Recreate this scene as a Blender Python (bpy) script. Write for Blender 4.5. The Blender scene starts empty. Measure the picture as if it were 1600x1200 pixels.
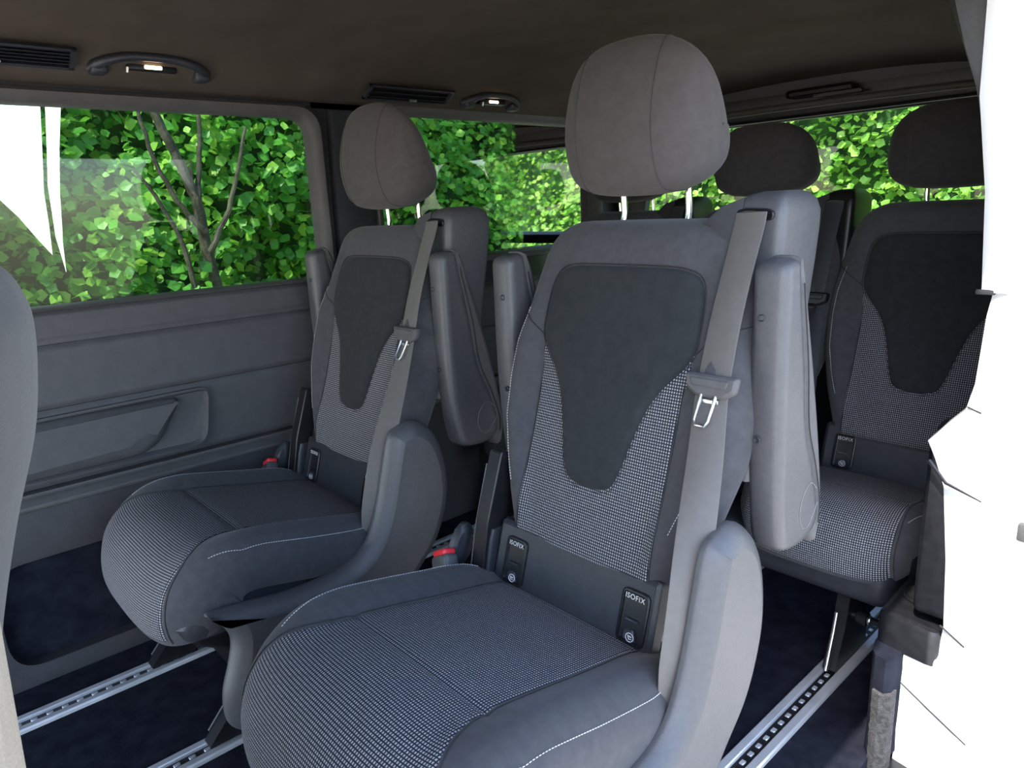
import bpy, bmesh, math, random
from mathutils import Vector, Matrix
from math import sin, cos, pi, sqrt
random.seed(7)
SC = bpy.context.scene
COL = SC.collection

# ------------------------------------------------------------------ camera
cam_data = bpy.data.cameras.new('camera')
cam_data.sensor_width = 36.0
cam_data.lens = 36.0 * 1115.0 / 1600.0
cam_data.clip_start = 0.02
cam = bpy.data.objects.new('camera', cam_data)
COL.objects.link(cam)
right = Vector((-0.67809581, -0.73359648, -0.04496964))
down = Vector((-0.14724366, 0.19553929, -0.96957913))
fwd = Vector((0.72007317, -0.65084605, -0.24061181))
R = Matrix((right, -down, -fwd)).transposed().to_4x4()
cam.matrix_world = Matrix.Translation((-1.175, 0.0, 1.05)) @ R
SC.camera = cam

# ------------------------------------------------------------------ world, sun, exposure
world = bpy.data.worlds.new('sky'); SC.world = world
world.use_nodes = True
wn = world.node_tree; wn.nodes.clear()
wo = wn.nodes.new('ShaderNodeOutputWorld'); wb = wn.nodes.new('ShaderNodeBackground')
sk = wn.nodes.new('ShaderNodeTexSky'); sk.sky_type = 'NISHITA'; sk.sun_disc = False
sk.sun_elevation = math.radians(56); sk.sun_rotation = math.radians(-14); sk.air_density = 1.0
wb.inputs['Strength'].default_value = 0.42
wn.links.new(sk.outputs[0], wb.inputs[0]); wn.links.new(wb.outputs[0], wo.inputs[0])
sun_d = bpy.data.lights.new('sun', 'SUN'); sun_d.energy = 5.0; sun_d.angle = 0.01; sun_d.color = (1, .95, .86)
sun = bpy.data.objects.new('sun', sun_d); COL.objects.link(sun)
sun.rotation_euler = Vector((-0.12, 0.55, 0.83)).to_track_quat('Z', 'Y').to_euler()
SC.view_settings.view_transform = 'Standard'
SC.view_settings.look = 'None'
SC.view_settings.gamma = 1.0
SC.view_settings.use_curve_mapping = False
SC.view_settings.exposure = 1.3

# ------------------------------------------------------------------ helpers
def lerp(a, b, t): return a + (b - a) * t
def clamp(x, a=0.0, b=1.0): return max(a, min(b, x))
def sstep(a, b, x):
    t = clamp((x - a) / (b - a)); return t * t * (3 - 2 * t)
def interp(tab, x):
    if x <= tab[0][0]: return tab[0][1]
    for (x0, y0), (x1, y1) in zip(tab, tab[1:]):
        if x <= x1:
            return y0 + (y1 - y0) * (x - x0) / (x1 - x0)
    return tab[-1][1]
def sinterp(tab, x):
    """smooth (Catmull-Rom) table lookup, returns float or tuple"""
    n = len(tab)
    if x <= tab[0][0]: return tab[0][1]
    if x >= tab[-1][0]: return tab[-1][1]
    for i in range(n - 1):
        if x <= tab[i + 1][0]:
            t = (x - tab[i][0]) / (tab[i + 1][0] - tab[i][0])
            p = [tab[max(i - 1, 0)][1], tab[i][1], tab[i + 1][1], tab[min(i + 2, n - 1)][1]]
            def cr(a, b, c, d): return 0.5 * ((2 * b) + (-a + c) * t + (2 * a - 5 * b + 4 * c - d) * t * t + (-a + 3 * b - 3 * c + d) * t ** 3)
            if isinstance(p[0], tuple): return tuple(cr(*q) for q in zip(*p))
            return cr(*p)
def smooth_closed(pts, per=8):
    out = []; n = len(pts)
    for i in range(n):
        p = [Vector(pts[(i + k - 1) % n]) for k in range(4)]
        for j in range(per):
            t = j / per
            out.append(0.5 * ((2 * p[1]) + (-p[0] + p[2]) * t + (2 * p[0] - 5 * p[1] + 4 * p[2] - p[3]) * t * t + (-p[0] + 3 * p[1] - 3 * p[2] + p[3]) * t ** 3))
    return out
def smooth_open(pts, per=8):
    n = len(pts); out = []
    for i in range(n - 1):
        p = [Vector(pts[max(i - 1, 0)]), Vector(pts[i]), Vector(pts[i + 1]), Vector(pts[min(i + 2, n - 1)])]
        for j in range(per):
            t = j / per
            out.append(0.5 * ((2 * p[1]) + (-p[0] + p[2]) * t + (2 * p[0] - 5 * p[1] + 4 * p[2] - p[3]) * t * t + (-p[0] + 3 * p[1] - 3 * p[2] + p[3]) * t ** 3))
    out.append(Vector(pts[-1])); return out
def round_poly(pts, r=0.01, seg=4):
    """round the corners of a 2D polygon; r scalar or list"""
    out = []; n = len(pts)
    for i in range(n):
        p = Vector(pts[i][:2]); a = Vector(pts[i - 1][:2]); b = Vector(pts[(i + 1) % n][:2])
        rr = r[i] if isinstance(r, (list, tuple)) else r
        da = a - p; db = b - p
        k = min(rr, da.length * .49, db.length * .49)
        if k < 1e-5: out.append((p.x, p.y)); continue
        pa = p + da.normalized() * k; pb = p + db.normalized() * k
        for j in range(seg + 1):
            t = j / seg
            q = pa * (1 - t) ** 2 + p * 2 * t * (1 - t) + pb * t * t
            out.append((q.x, q.y))
    return out

class MB:
    def __init__(s): s.v = []; s.f = []; s.uv = None; s.flat = set()
    def add(s, vs, fs):
        o = len(s.v); s.v += [tuple(v) for v in vs]; s.f += [tuple(i + o for i in f) for f in fs]; return o
    def grid(s, rows, closed=False, uvs=None):
        o = len(s.v); m = len(rows[0])
        for r in rows: s.v += [tuple(p) for p in r]
        for i in range(len(rows) - 1):
            for j in range(m if closed else m - 1):
                j2 = (j + 1) % m
                s.f.append((o + i * m + j, o + i * m + j2, o + (i + 1) * m + j2, o + (i + 1) * m + j))
        if uvs is not None:
            if s.uv is None: s.uv = {}
            k = o
            for r in uvs:
                for p in r: s.uv[k] = p; k += 1
        return o
    def cap(s, idx, flip=False):
        s.f.append(tuple(reversed(idx)) if flip else tuple(idx))
    def loft(s, rows, caps=True):
        o = s.grid(rows, closed=True); m = len(rows[0]); n = len(rows)
        if caps:
            s.cap([o + k for k in range(m)], True); s.cap([o + (n - 1) * m + k for k in range(m)])
        return s
    def box(s, lo, hi, r=0.0, seg=2, M=None):
        bm = bmesh.new(); bmesh.ops.create_cube(bm, size=1)
        for v in bm.verts: v.co = Vector([lerp(lo[k], hi[k], v.co[k] + .5) for k in range(3)])
        if r > 0: bmesh.ops.bevel(bm, geom=bm.edges[:], offset=r, segments=seg, affect='EDGES', profile=.5)
        if M is not None: bm.transform(M)
        bm.verts.index_update()
        s.add([v.co for v in bm.verts], [[v.index for v in f.verts] for f in bm.faces]); bm.free(); return s
    def tube(s, pts, r, seg=8, closed=False, caps=True):
        pts = [Vector(p) for p in pts]; n = len(pts); rows = []
        up = None
        for i, p in enumerate(pts):
            if closed: d = pts[(i + 1) % n] - pts[i - 1]
            else: d = pts[min(i + 1, n - 1)] - pts[max(i - 1, 0)]
            d.normalize()
            if up is None:
                up = Vector((0, 0, 1)) if abs(d.z) < .9 else Vector((1, 0, 0))
            up = (up - d * up.dot(d)).normalized(); sd = d.cross(up)
            rr = r[i] if isinstance(r, (list, tuple)) else r
            rows.append([p + (up * cos(2 * pi * k / seg) + sd * sin(2 * pi * k / seg)) * rr for k in range(seg)])
        if closed: rows.append(rows[0])
        s.loft(rows, caps and not closed); return s
    def ribbon(s, pts, wdir, w, th=0.0012):
        """flat strap: pts centreline, wdir list or vector of width directions"""
        pts = [Vector(p) for p in pts]; rows = []; n = len(pts)
        for i, p in enumerate(pts):
            d = (pts[min(i + 1, n - 1)] - pts[max(i - 1, 0)]).normalized()
            wv = Vector(wdir[i] if isinstance(wdir, list) else wdir); wv = (wv - d * wv.dot(d)).normalized()
            nn = wv.cross(d).normalized(); ww = w[i] if isinstance(w, list) else w
            rows.append([p + wv * (ww * a) + nn * (th * b) for a, b in ((-.5, -.3), (-.47, -1), (0, -1), (.47, -1), (.5, -.3), (.5, .3), (.47, 1), (0, 1), (-.47, 1), (-.5, .3))])
        s.loft(rows); return s
    def slab(s, poly, frame, prof):
        """poly: 2D outline; frame(u,v,w)->xyz; prof: list of (inset, height) from back to front"""
        n = len(poly); P = [Vector((a[0], a[1])) for a in poly]
        area = sum(P[i].x * P[(i + 1) % n].y - P[(i + 1) % n].x * P[i].y for i in range(n))
        sg = 1 if area > 0 else -1
        nor = []
        for i in range(n):
            d = (P[(i + 1) % n] - P[i - 1]).normalized(); nor.append(Vector((-d.y, d.x)) * sg)
        lim = []
        for i in range(n):                                  # how far each point may move inward
            best = 9.0; o = P[i]; d = nor[i]
            for j in range(n):
                if j == i or (j + 1) % n == i: continue
                a = P[j]; e = P[(j + 1) % n] - a; den = d.x * e.y - d.y * e.x
                if abs(den) < 1e-12: continue
                w = a - o; t = (w.x * e.y - w.y * e.x) / den; q = (w.x * d.y - w.y * d.x) / den
                if t > 1e-5 and -1e-6 <= q <= 1 + 1e-6: best = min(best, t)
            lim.append(best * .42)
        for i in range(n):                                  # and never past the local corner radius
            e1 = P[i] - P[i - 1]; e2 = P[(i + 1) % n] - P[i]
            if e1.length < 1e-7 or e2.length < 1e-7: continue
            cr = (e1.x * e2.y - e1.y * e2.x) * sg / (e1.length * e2.length)
            if cr > 1e-3: lim[i] = min(lim[i], .85 * (e1.length + e2.length) / 2 / math.asin(min(1, cr)))
        lim = [min(lim[(i + k) % n] for k in (-2, -1, 0, 1, 2)) for i in range(n)]
        lim = [sum(lim[(i + k) % n] for k in range(-5, 6)) / 11 if n > 60 else lim[i] for i in range(n)]
        rows = []
        for ins, h in prof:
            rows.append([frame(P[i].x + nor[i].x * min(ins, lim[i]), P[i].y + nor[i].y * min(ins, lim[i]), h) for i in range(n)])
        s.loft(rows); return s
    def lathe(s, prof, c, axis='z', seg=20):
        rows = []
        for r, h in prof:
            row = []
            for k in range(seg):
                a = 2 * pi * k / seg
                if axis == 'z': row.append((c[0] + r * cos(a), c[1] + r * sin(a), c[2] + h))
                elif axis == 'y': row.append((c[0] + r * cos(a), c[1] + h, c[2] + r * sin(a)))
                else: row.append((c[0] + h, c[1] + r * cos(a), c[2] + r * sin(a)))
            rows.append(row)
        s.loft(rows); return s
    def build(s, name, mat, parent=None, smooth=True, angle=40, kind=None):
        org = Vector((0, 0, 0)); p = parent
        while p is not None: org += p.location; p = p.parent
        me = bpy.data.meshes.new(name)
        me.from_pydata([tuple(Vector(v) - org) for v in s.v], [], s.f)
        if s.uv:
            ul = me.uv_layers.new(name='UVMap')
            for lp in me.loops: ul.data[lp.index].uv = s.uv.get(lp.vertex_index, (0, 0))
        bm = bmesh.new(); bm.from_mesh(me)
        if not s.uv: bmesh.ops.recalc_face_normals(bm, faces=bm.faces[:])
        for f in bm.faces: f.smooth = smooth and len(f.verts) <= 8
        if smooth:
            ca = math.radians(angle)
            for e in bm.edges:
                if len(e.link_faces) == 2 and e.calc_face_angle(0) > ca: e.smooth = False
        bm.to_mesh(me); bm.free()
        me.materials.append(mat)
        o = bpy.data.objects.new(name, me); COL.objects.link(o)
        if parent is not None: o.parent = parent
        if kind: o['kind'] = kind
        return o

def tag(o, label, cat, group=None):
    o['label'] = label; o['category'] = cat
    if group: o['group'] = group
    return o
def thing(name, loc, label, cat, group=None):
    o = bpy.data.objects.new(name, None); COL.objects.link(o); o.location = loc; o.empty_display_size = .1
    return tag(o, label, cat, group)
def copy_tree(o, parent=None):
    c = o.copy(); COL.objects.link(c); c.parent = parent
    for ch in list(o.children): copy_tree(ch, c)
    return c

# ------------------------------------------------------------------ materials
def new_mat(name):
    m = bpy.data.materials.new(name); m.use_nodes = True
    nt = m.node_tree; b = nt.nodes['Principled BSDF']; return m, nt, b
def noise_mat(name, c0, c1, scale=40, rough=.7, bump=.1, bscale=400, detail=4, metallic=0, spec=.5, sheen=0, dist=.002, coat=0):
    m, nt, b = new_mat(name); N = nt.nodes; L = nt.links
    tc = N.new('ShaderNodeTexCoord'); nz = N.new('ShaderNodeTexNoise'); nz.inputs['Scale'].default_value = scale; nz.inputs['Detail'].default_value = detail
    L.new(tc.outputs['Object'], nz.inputs['Vector'])
    mx = N.new('ShaderNodeMix'); mx.data_type = 'RGBA'
    mx.inputs[6].default_value = (*c0, 1); mx.inputs[7].default_value = (*c1, 1)
    mr = N.new('ShaderNodeMapRange'); mr.inputs['From Min'].default_value = .35; mr.inputs['From Max'].default_value = .65
    L.new(nz.outputs['Fac'], mr.inputs['Value']); L.new(mr.outputs[0], mx.inputs[0]); L.new(mx.outputs[2], b.inputs['Base Color'])
    b.inputs['Roughness'].default_value = rough; b.inputs['Metallic'].default_value = metallic
    b.inputs['Specular IOR Level'].default_value = spec
    b.inputs['Sheen Weight'].default_value = sheen; b.inputs['Sheen Roughness'].default_value = .5
    b.inputs['Coat Weight'].default_value = coat
    if bump:
        n2 = N.new('ShaderNodeTexNoise'); n2.inputs['Scale'].default_value = bscale; n2.inputs['Detail'].default_value = 2
        L.new(tc.outputs['Object'], n2.inputs['Vector'])
        bp = N.new('ShaderNodeBump'); bp.inputs['Strength'].default_value = bump; bp.inputs['Distance'].default_value = dist
        L.new(n2.outputs['Fac'], bp.inputs['Height']); L.new(bp.outputs[0], b.inputs['Normal'])
    return m
M_FAB = noise_mat('plain_seat_fabric', (.050, .050, .056), (.060, .060, .066), 60, .95, .25, 900, sheen=.12, spec=.2)
M_FABHR = noise_mat('headrest_fabric', (.064, .057, .057), (.074, .067, .067), 60, .95, .25, 900, sheen=.12, spec=.2)
M_INS = noise_mat('centre_suede', (.025, .027, .029), (.031, .033, .035), 50, 1.0, .2, 700, sheen=.06, spec=.1)
M_PLAST = noise_mat('grained_grey_plastic', (.066, .066, .072), (.074, .074, .080), 90, .36, .35, 650, spec=.5)
M_DPLAST = noise_mat('dark_plastic', (.020, .022, .028), (.027, .029, .036), 60, .45, .2, 600)
M_BLACK = noise_mat('black_plastic', (.008, .008, .010), (.012, .012, .014), 60, .35, .1, 500, spec=.4)
M_PAD = noise_mat('armrest_padding', (.085, .083, .085), (.098, .096, .098), 60, .7, .2, 800, spec=.3)
M_METAL = noise_mat('brushed_steel', (.55, .56, .58), (.7, .7, .72), 30, .28, .05, 300, metallic=1)
M_CHROME = noise_mat('chrome', (.8, .8, .8), (.9, .9, .9), 20, .12, 0, metallic=1)
M_ALU = noise_mat('rail_aluminium', (.62, .63, .65), (.78, .79, .81), 12, .35, .1, 400, metallic=.55)
M_BELT = noise_mat('belt_webbing', (.088, .080, .076), (.098, .090, .085), 60, .6, .2, 900, sheen=.2)
M_STITCH = noise_mat('white_thread', (.55, .55, .56), (.68, .68, .68), 60, .8, 0)
M_SEAM = noise_mat('seam_thread', (.016, .016, .018), (.022, .022, .024), 60, .9, 0)
M_SEAML = noise_mat('seam_piping_light', (.13, .125, .12), (.16, .155, .15), 60, .9, 0)
M_SEAMH = noise_mat('headrest_seam', (.045, .04, .04), (.05, .045, .045), 60, .9, 0)
M_RED = noise_mat('red_release_button', (.62, .025, .035), (.72, .03, .045), 30, .35, .05, 300)
M_CARPET = noise_mat('navy_carpet', (.010, .011, .018), (.019, .021, .031), 25, 1.0, .6, 600, spec=.05, dist=.004)
M_CARPETL = noise_mat('sunlit_carpet_edge', (.022, .022, .026), (.06, .058, .057), 120, 1.0, 1.0, 400, sheen=.1, spec=.1, dist=.006)  # mottled cut pile, lightened so the colour carries the sunlight
M_CEIL = noise_mat('headliner_fabric', (.068, .055, .045), (.080, .066, .055), 8, 1.0, .2, 700, spec=.1)
M_TRIM = noise_mat('grey_wall_trim', (.064, .065, .073), (.073, .074, .082), 30, .62, .3, 500, spec=.4)
M_TRIML = noise_mat('window_surround_trim', (.070, .068, .070), (.080, .078, .080), 30, .6, .3, 500, spec=.4)
M_LOW = noise_mat('lower_wall_trim', (.034, .033, .037), (.040, .039, .043), 30, .6, .3, 500, spec=.4)
M_PAINT = noise_mat('white_body_paint', (.74, .74, .73), (.80, .80, .79), 3, .3, .02, 40, coat=.4)
M_BEIGE = noise_mat('ribbed_pillar_cloth', (.31, .265, .215), (.325, .28, .23), 40, .9, .3, 500)
M_REFL = noise_mat('reflection_white', (.80, .80, .77), (.88, .88, .85), 10, .8, .05, 200)
M_BARK = noise_mat('branch_bark', (.045, .035, .025), (.12, .10, .07), 14, .9, .6, 60, dist=.01)
M_CORE = noise_mat('hedge_shade', (.010, .035, .008), (.04, .12, .02), 6, .95, .8, 12, dist=.05)  # dark backing sheet, the hedge's inner shade put into its colour
M_GROUND = noise_mat('pale_driveway', (.46, .42, .36), (.56, .51, .44), 4, .9, .3, 60, dist=.01)

def woven_mat():
    m, nt, b = new_mat('woven_dot_fabric'); N = nt.nodes; L = nt.links
    uv = N.new('ShaderNodeUVMap'); sp = N.new('ShaderNodeSeparateXYZ'); L.new(uv.outputs[0], sp.inputs[0])
    def math_(op, a, bb=None):
        n = N.new('ShaderNodeMath'); n.operation = op
        for i, x in enumerate((a, bb)):
            if x is None: continue
            if isinstance(x, (int, float)): n.inputs[i].default_value = x
            else: L.new(x, n.inputs[i])
        return n.outputs[0]
    PU, PV = .0044, .0050
    def band(x, p, w, soft, sh=0.0):
        f = math_('FRACT', math_('ADD', math_('DIVIDE', x, p), sh))
        d = math_('ABSOLUTE', math_('SUBTRACT', f, .5))
        mr = N.new('ShaderNodeMapRange'); mr.interpolation_type = 'SMOOTHSTEP'
        mr.inputs['From Min'].default_value = w + soft; mr.inputs['From Max'].default_value = w - soft
        L.new(d, mr.inputs['Value']); return mr.outputs[0]
    U, V = sp.outputs[0], sp.outputs[1]
    bu = band(U, PU, .27, .09)
    bv = band(V, PV, .30, .08)
    # pairs of short dashes in each row
    dot = math_('MULTIPLY', bu, bv)
    nz = N.new('ShaderNodeTexNoise'); nz.inputs['Scale'].default_value = 260; L.new(uv.outputs[0], nz.inputs['Vector'])
    mr = N.new('ShaderNodeMapRange'); mr.inputs['From Min'].default_value = .3; mr.inputs['From Max'].default_value = .7
    mr.inputs['To Min'].default_value = .55; mr.inputs['To Max'].default_value = 1.0
    L.new(nz.outputs['Fac'], mr.inputs['Value'])
    fac = math_('MULTIPLY', dot, mr.outputs[0])
    mx = N.new('ShaderNodeMix'); mx.data_type = 'RGBA'
    mx.inputs[6].default_value = (.017, .018, .024, 1); mx.inputs[7].default_value = (.42, .42, .45, 1)
    L.new(fac, mx.inputs[0]); L.new(mx.outputs[2], b.inputs['Base Color'])
    b.inputs['Roughness'].default_value = .85; b.inputs['Specular IOR Level'].default_value = .25
    bp = N.new('ShaderNodeBump'); bp.inputs['Strength'].default_value = .5; bp.inputs['Distance'].default_value = .0012
    L.new(math_('MULTIPLY', bv, bu), bp.inputs['Height']); L.new(bp.outputs[0], b.inputs['Normal'])
    return m
M_WOV = woven_mat()

def glass_mat(name, tint, gloss=.06):
    m = bpy.data.materials.new(name); m.use_nodes = True; nt = m.node_tree; N = nt.nodes; N.clear(); L = nt.links
    o = N.new('ShaderNodeOutputMaterial'); t = N.new('ShaderNodeBsdfTransparent'); g = N.new('ShaderNodeBsdfGlossy')
    g.inputs['Roughness'].default_value = .02; t.inputs[0].default_value = (*tint, 1)
    fr = N.new('ShaderNodeFresnel'); fr.inputs[0].default_value = 1.45
    mx = N.new('ShaderNodeMixShader'); L.new(fr.outputs[0], mx.inputs[0]); L.new(t.outputs[0], mx.inputs[1]); L.new(g.outputs[0], mx.inputs[2])
    L.new(mx.outputs[0], o.inputs[0]); return m
M_GLASS = glass_mat('tinted_privacy_glass', (.60, .68, .62))

def leaf_mat(name, c0, c1, c2):
    m, nt, b = new_mat(name); N = nt.nodes; L = nt.links
    geo = N.new('ShaderNodeNewGeometry'); oi = N.new('ShaderNodeObjectInfo')
    ad = N.new('ShaderNodeMath'); ad.operation = 'ADD'; L.new(geo.outputs['Random Per Island'], ad.inputs[0]); L.new(oi.outputs['Random'], ad.inputs[1])
    fr = N.new('ShaderNodeMath'); fr.operation = 'FRACT'; L.new(ad.outputs[0], fr.inputs[0])
    cr = N.new('ShaderNodeValToRGB'); cr.color_ramp.elements[0].color = (*c0, 1); cr.color_ramp.elements[1].color = (*c2, 1)
    e = cr.color_ramp.elements.new(.55); e.color = (*c1, 1)
    L.new(fr.outputs[0], cr.inputs[0]); L.new(cr.outputs[0], b.inputs['Base Color'])
    b.inputs['Roughness'].default_value = .42
    tr = N.new('ShaderNodeBsdfTranslucent'); L.new(cr.outputs[0], tr.inputs[0])
    mx = N.new('ShaderNodeMixShader'); mx.inputs[0].default_value = .45
    out = N['Material Output']; L.new(b.outputs[0], mx.inputs[1]); L.new(tr.outputs[0], mx.inputs[2]); L.new(mx.outputs[0], out.inputs[0])
    return m
M_LEAF = leaf_mat('hedge_leaf', (.07, .26, .035), (.15, .44, .05), (.40, .66, .09))
M_LEAF2 = leaf_mat('sunny_hedge_leaf', (.10, .28, .03), (.24, .50, .06), (.45, .66, .12))  # lighter, yellower leaf copy with sunlight put into the colours

def emit_mat(name, col, st):
    m, nt, b = new_mat(name); b.inputs['Emission Color'].default_value = (*col, 1); b.inputs['Emission Strength'].default_value = st
    b.inputs['Base Color'].default_value = (.9, .85, .75, 1); return m
M_LAMP = emit_mat('lit_reading_lamp', (1, .72, .42), 5.0)

def struct(name, mb, mat, parent=None, label=None, **k):
    o = mb.build(name, mat, parent, **k)
    o['kind'] = 'structure'
    if label: o['label'] = label
    return o

# ------------------------------------------------------------------ vehicle shell
# floor
fl = MB(); fl.box((-.76, -2.5, -.03), (.72, .6, 0.0)); FLOOR = struct('floor', fl, M_CARPET, smooth=False)

# ceiling: arched headliner lofted front to back
CEILP = [(-.78, 1.335), (-.76, 1.36), (-.71, 1.385), (-.66, 1.425), (-.55, 1.462), (-.3, 1.49), (0, 1.498), (.3, 1.49), (.55, 1.462), (.66, 1.43), (.71, 1.39), (.76, 1.372), (.795, 1.365)]
c_in = smooth_open([(a, b, 0) for a, b in CEILP], 5)
rows = []
for y, dz in ((2.1, -.02), (.6, 0), (-.2, 0), (-.78, 0), (-.80, .004), (-1.2, .004), (-1.75, .0), (-1.80, -.022), (-1.9, -.03), (-2.2, -.05), (-2.44, -.085)):
    rows.append([(p.x, y, p.y + dz * sstep(.75, .5, abs(p.x))) for p in c_in] + [(p.x * 1.04, y, p.y + .03) for p in reversed(c_in)])
mb = MB(); mb.loft(rows); CEIL = struct('ceiling', mb, M_CEIL)

# right wall (far side of the cabin): lofted panels with creases, split in bands
def wall_x(z): return interp([(-.02, .70), (.05, .705), (.41, .775), (.43, .80), (.63, .785), (.785, .79), (.80, .80), (.86, .80), (.88, .815)], z)
def band(z0, z1, y0, y1, n=8, push=0.0, lip=.008):
    """panel strip whose long edges roll back into the joint"""
    rows = []
    for k in range(n + 1):
        z = lerp(z0, z1, k / n); e = min(z - z0, z1 - z)
        x = wall_x(z) - push + lip * (1 - sstep(0, .012, e))
        rows.append([(x, y, z) for y in (y0, lerp(y0, y1, .33), lerp(y0, y1, .66), y1)])
    zs = rows
    m = MB(); m.grid(rows)
    m.grid([[(p[0], p[1], p[2]) for p in rows[-1]], [(.86, p[1], p[2]) for p in rows[-1]]])
    m.grid([[(p[0], p[1], p[2]) for p in rows[0]], [(.86, p[1], p[2]) for p in rows[0]]])
    return m
WR = struct('wall_right', MB().box((.845, -2.5, -.03), (.87, .6, .855)), M_DPLAST, smooth=False)
fine = [0.0]
def fine_band(z0, z1, **k): return band(z0, z1, .6, -2.45, n=28, **k)
fine_band(.785, .862, push=.012).build('panel', M_TRIM, WR)['label'] = 'rounded grey window-sill panel'
fine_band(.632, .783, push=.004).build('panel', M_TRIM, WR)
fine_band(.440, .630, push=.0).build('panel', M_TRIM, WR)
fine_band(.405, .437, push=.022).build('panel', M_TRIML, WR)['label'] = 'thin grey ledge strip'
# lower panel with an oval-cornered dark niche (ring around the opening + inset dish)
hole = round_poly([(-.10, .045), (-.10, .285), (-.85, .285), (-.85, .045)], .07, 8)
def low_fr(y, z, w): return Vector((wall_x(z) + w, y, z))
mb = MB()
nh = len(hole); outer = []
for (y, z) in hole:
    c = Vector((-.475, .165)); d = Vector((y, z)) - c
    k = min(abs(1.5 / d.x) if d.x else 99, abs(.235 / d.y) if d.y > 0 else abs(.165 / d.y) if d.y else 99)
    q = c + d * k; outer.append((max(-2.0, min(.6, q.x)), q.y))
mb.grid([[low_fr(y, z, 0) for y, z in outer], [low_fr(lerp(o[0], h[0], .9), lerp(o[1], h[1], .9), 0) for o, h in zip(outer, hole)],
         [low_fr(y, z, .004) for y, z in hole], [low_fr(y, z, .04) for y, z in hole]], closed=True)
mb.build('panel', M_LOW, WR)['label'] = 'lower wall panel with a rounded niche'
mb = MB(); mb.add([low_fr(y, z, .038) for y, z in hole], [tuple(range(nh))]); mb.build('niche_lining', M_CARPET, WR)['label'] = 'black lining of the rounded niche'
# storage pocket / armrest dish on the door panel
pk = round_poly([(-.16, .615), (-.66, .618), (-.635, .455), (-.16, .462)], [.03, .035, .05, .03], 6)
def pk_fr(y, z, w): return Vector((.785 - w, y, z))
mb = MB(); mb.slab(pk, pk_fr, [(0, -.02), (0, .010), (.006, .013), (.010, .006), (.014, -.004), (.05, -.006)]); P1 = mb.build('pocket_rim', M_TRIM, WR)
pk2 = round_poly([(-.17, .608), (-.585, .603), (-.50, .47), (-.18, .47)], [.03, .03, .06, .03], 6)
mb = MB(); mb.slab(pk2, pk_fr, [(0, -.004), (.001, .006), (.006, .014), (.02, .021), (.045, .024)]); mb.build('armrest_pad', M_TRIM, WR)['label'] = 'raised soft panel inside the pocket'

# window surrounds on the right side
def window(nm, y0, y1, z0, z1, rr, glass_label, rim=.035):
    o = round_poly([(y0 + rim, z0 - .01), (y0 + rim, z1 + rim), (y1 - rim, z1 + rim), (y1 - rim, z0 - .01)], [rr * 1.3] * 4, 8)
    i = round_poly([(y0, z0), (y0, z1), (y1, z1), (y1, z0)], [rr] * 4, 8)
    mb = MB(); fr = lambda p, x: [Vector((x, a[0], a[1])) for a in p]
    mid = lambda t: [(lerp(a[0], b[0], t), lerp(a[1], b[1], t)) for a, b in zip(o, i)]
    mb.grid([fr(o, .80), fr(o, .785), fr(mid(.25), .775), fr(mid(.6), .778), fr(mid(.9), .79), fr(i, .803), fr(i, .835), fr(mid(.5), .84)], closed=True)
    w = struct(nm, mb, M_TRIML)
    g = MB(); g.add([(.832, a[0], a[1]) for a in i] + [(.836, a[0], a[1]) for a in i], [tuple(range(len(i))), tuple(range(2 * len(i) - 1, len(i) - 1, -1))])
    go = g.build('pane', M_GLASS, w); go['label'] = glass_label
    return w
window('window_1', .25, -1.045, .872, 1.322, .06, 'front tinted side pane')
window('window_2', -1.27, -2.28, .895, 1.345, .05, 'rear tinted side pane')
# wall sections around the openings (between and above the windows)
mb = MB()
mb.box((.80, -1.25, .86), (.86, -1.06, 1.40)); mb.box((.80, -2.5, .86), (.86, -2.29, 1.40)); mb.box((.80, .25, .86), (.86, .6, 1.40))
mb.box((.80, -2.5, 1.35), (.86, .6, 1.41)); mb.box((.815, -2.5, .845), (.86, .6, .8705)); 
mb.box((.815, -2.5, .87), (.86, -1.25, .893))
mb.build('window_pillar', M_DPLAST, WR, smooth=False)
tr = MB(); tr.loft([[(.80, y0, z), (.775, y0 + .006, z), (.768, lerp(y0, y1, .5), z), (.775, y1 - .006, z), (.80, y1, z)] for z, y0, y1 in ((.80, -1.235, -1.09), (1.0, -1.235, -1.095), (1.2, -1.24, -1.10), (1.345, -1.25, -1.105))])
struct('trim_1', tr, M_DPLAST, label='dark pillar cover between the two side windows')
sl = MB(); sl.box((.72, -2.42, .872), (.815, -1.27, .893), .006); struct('trim_2', sl, M_TRIML, label='pale grey ledge under the rear side window')
cx = MB(); cx.loft([[(x, y, .80) for x, y in ((.72, -1.27), (.80, -1.27), (.80, -2.42), (.72, -2.42))], [(x, y, .873) for x, y in ((.725, -1.27), (.80, -1.27), (.80, -2.42), (.725, -2.42))]]); cx.build('panel', M_DPLAST, WR, smooth=False)

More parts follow.
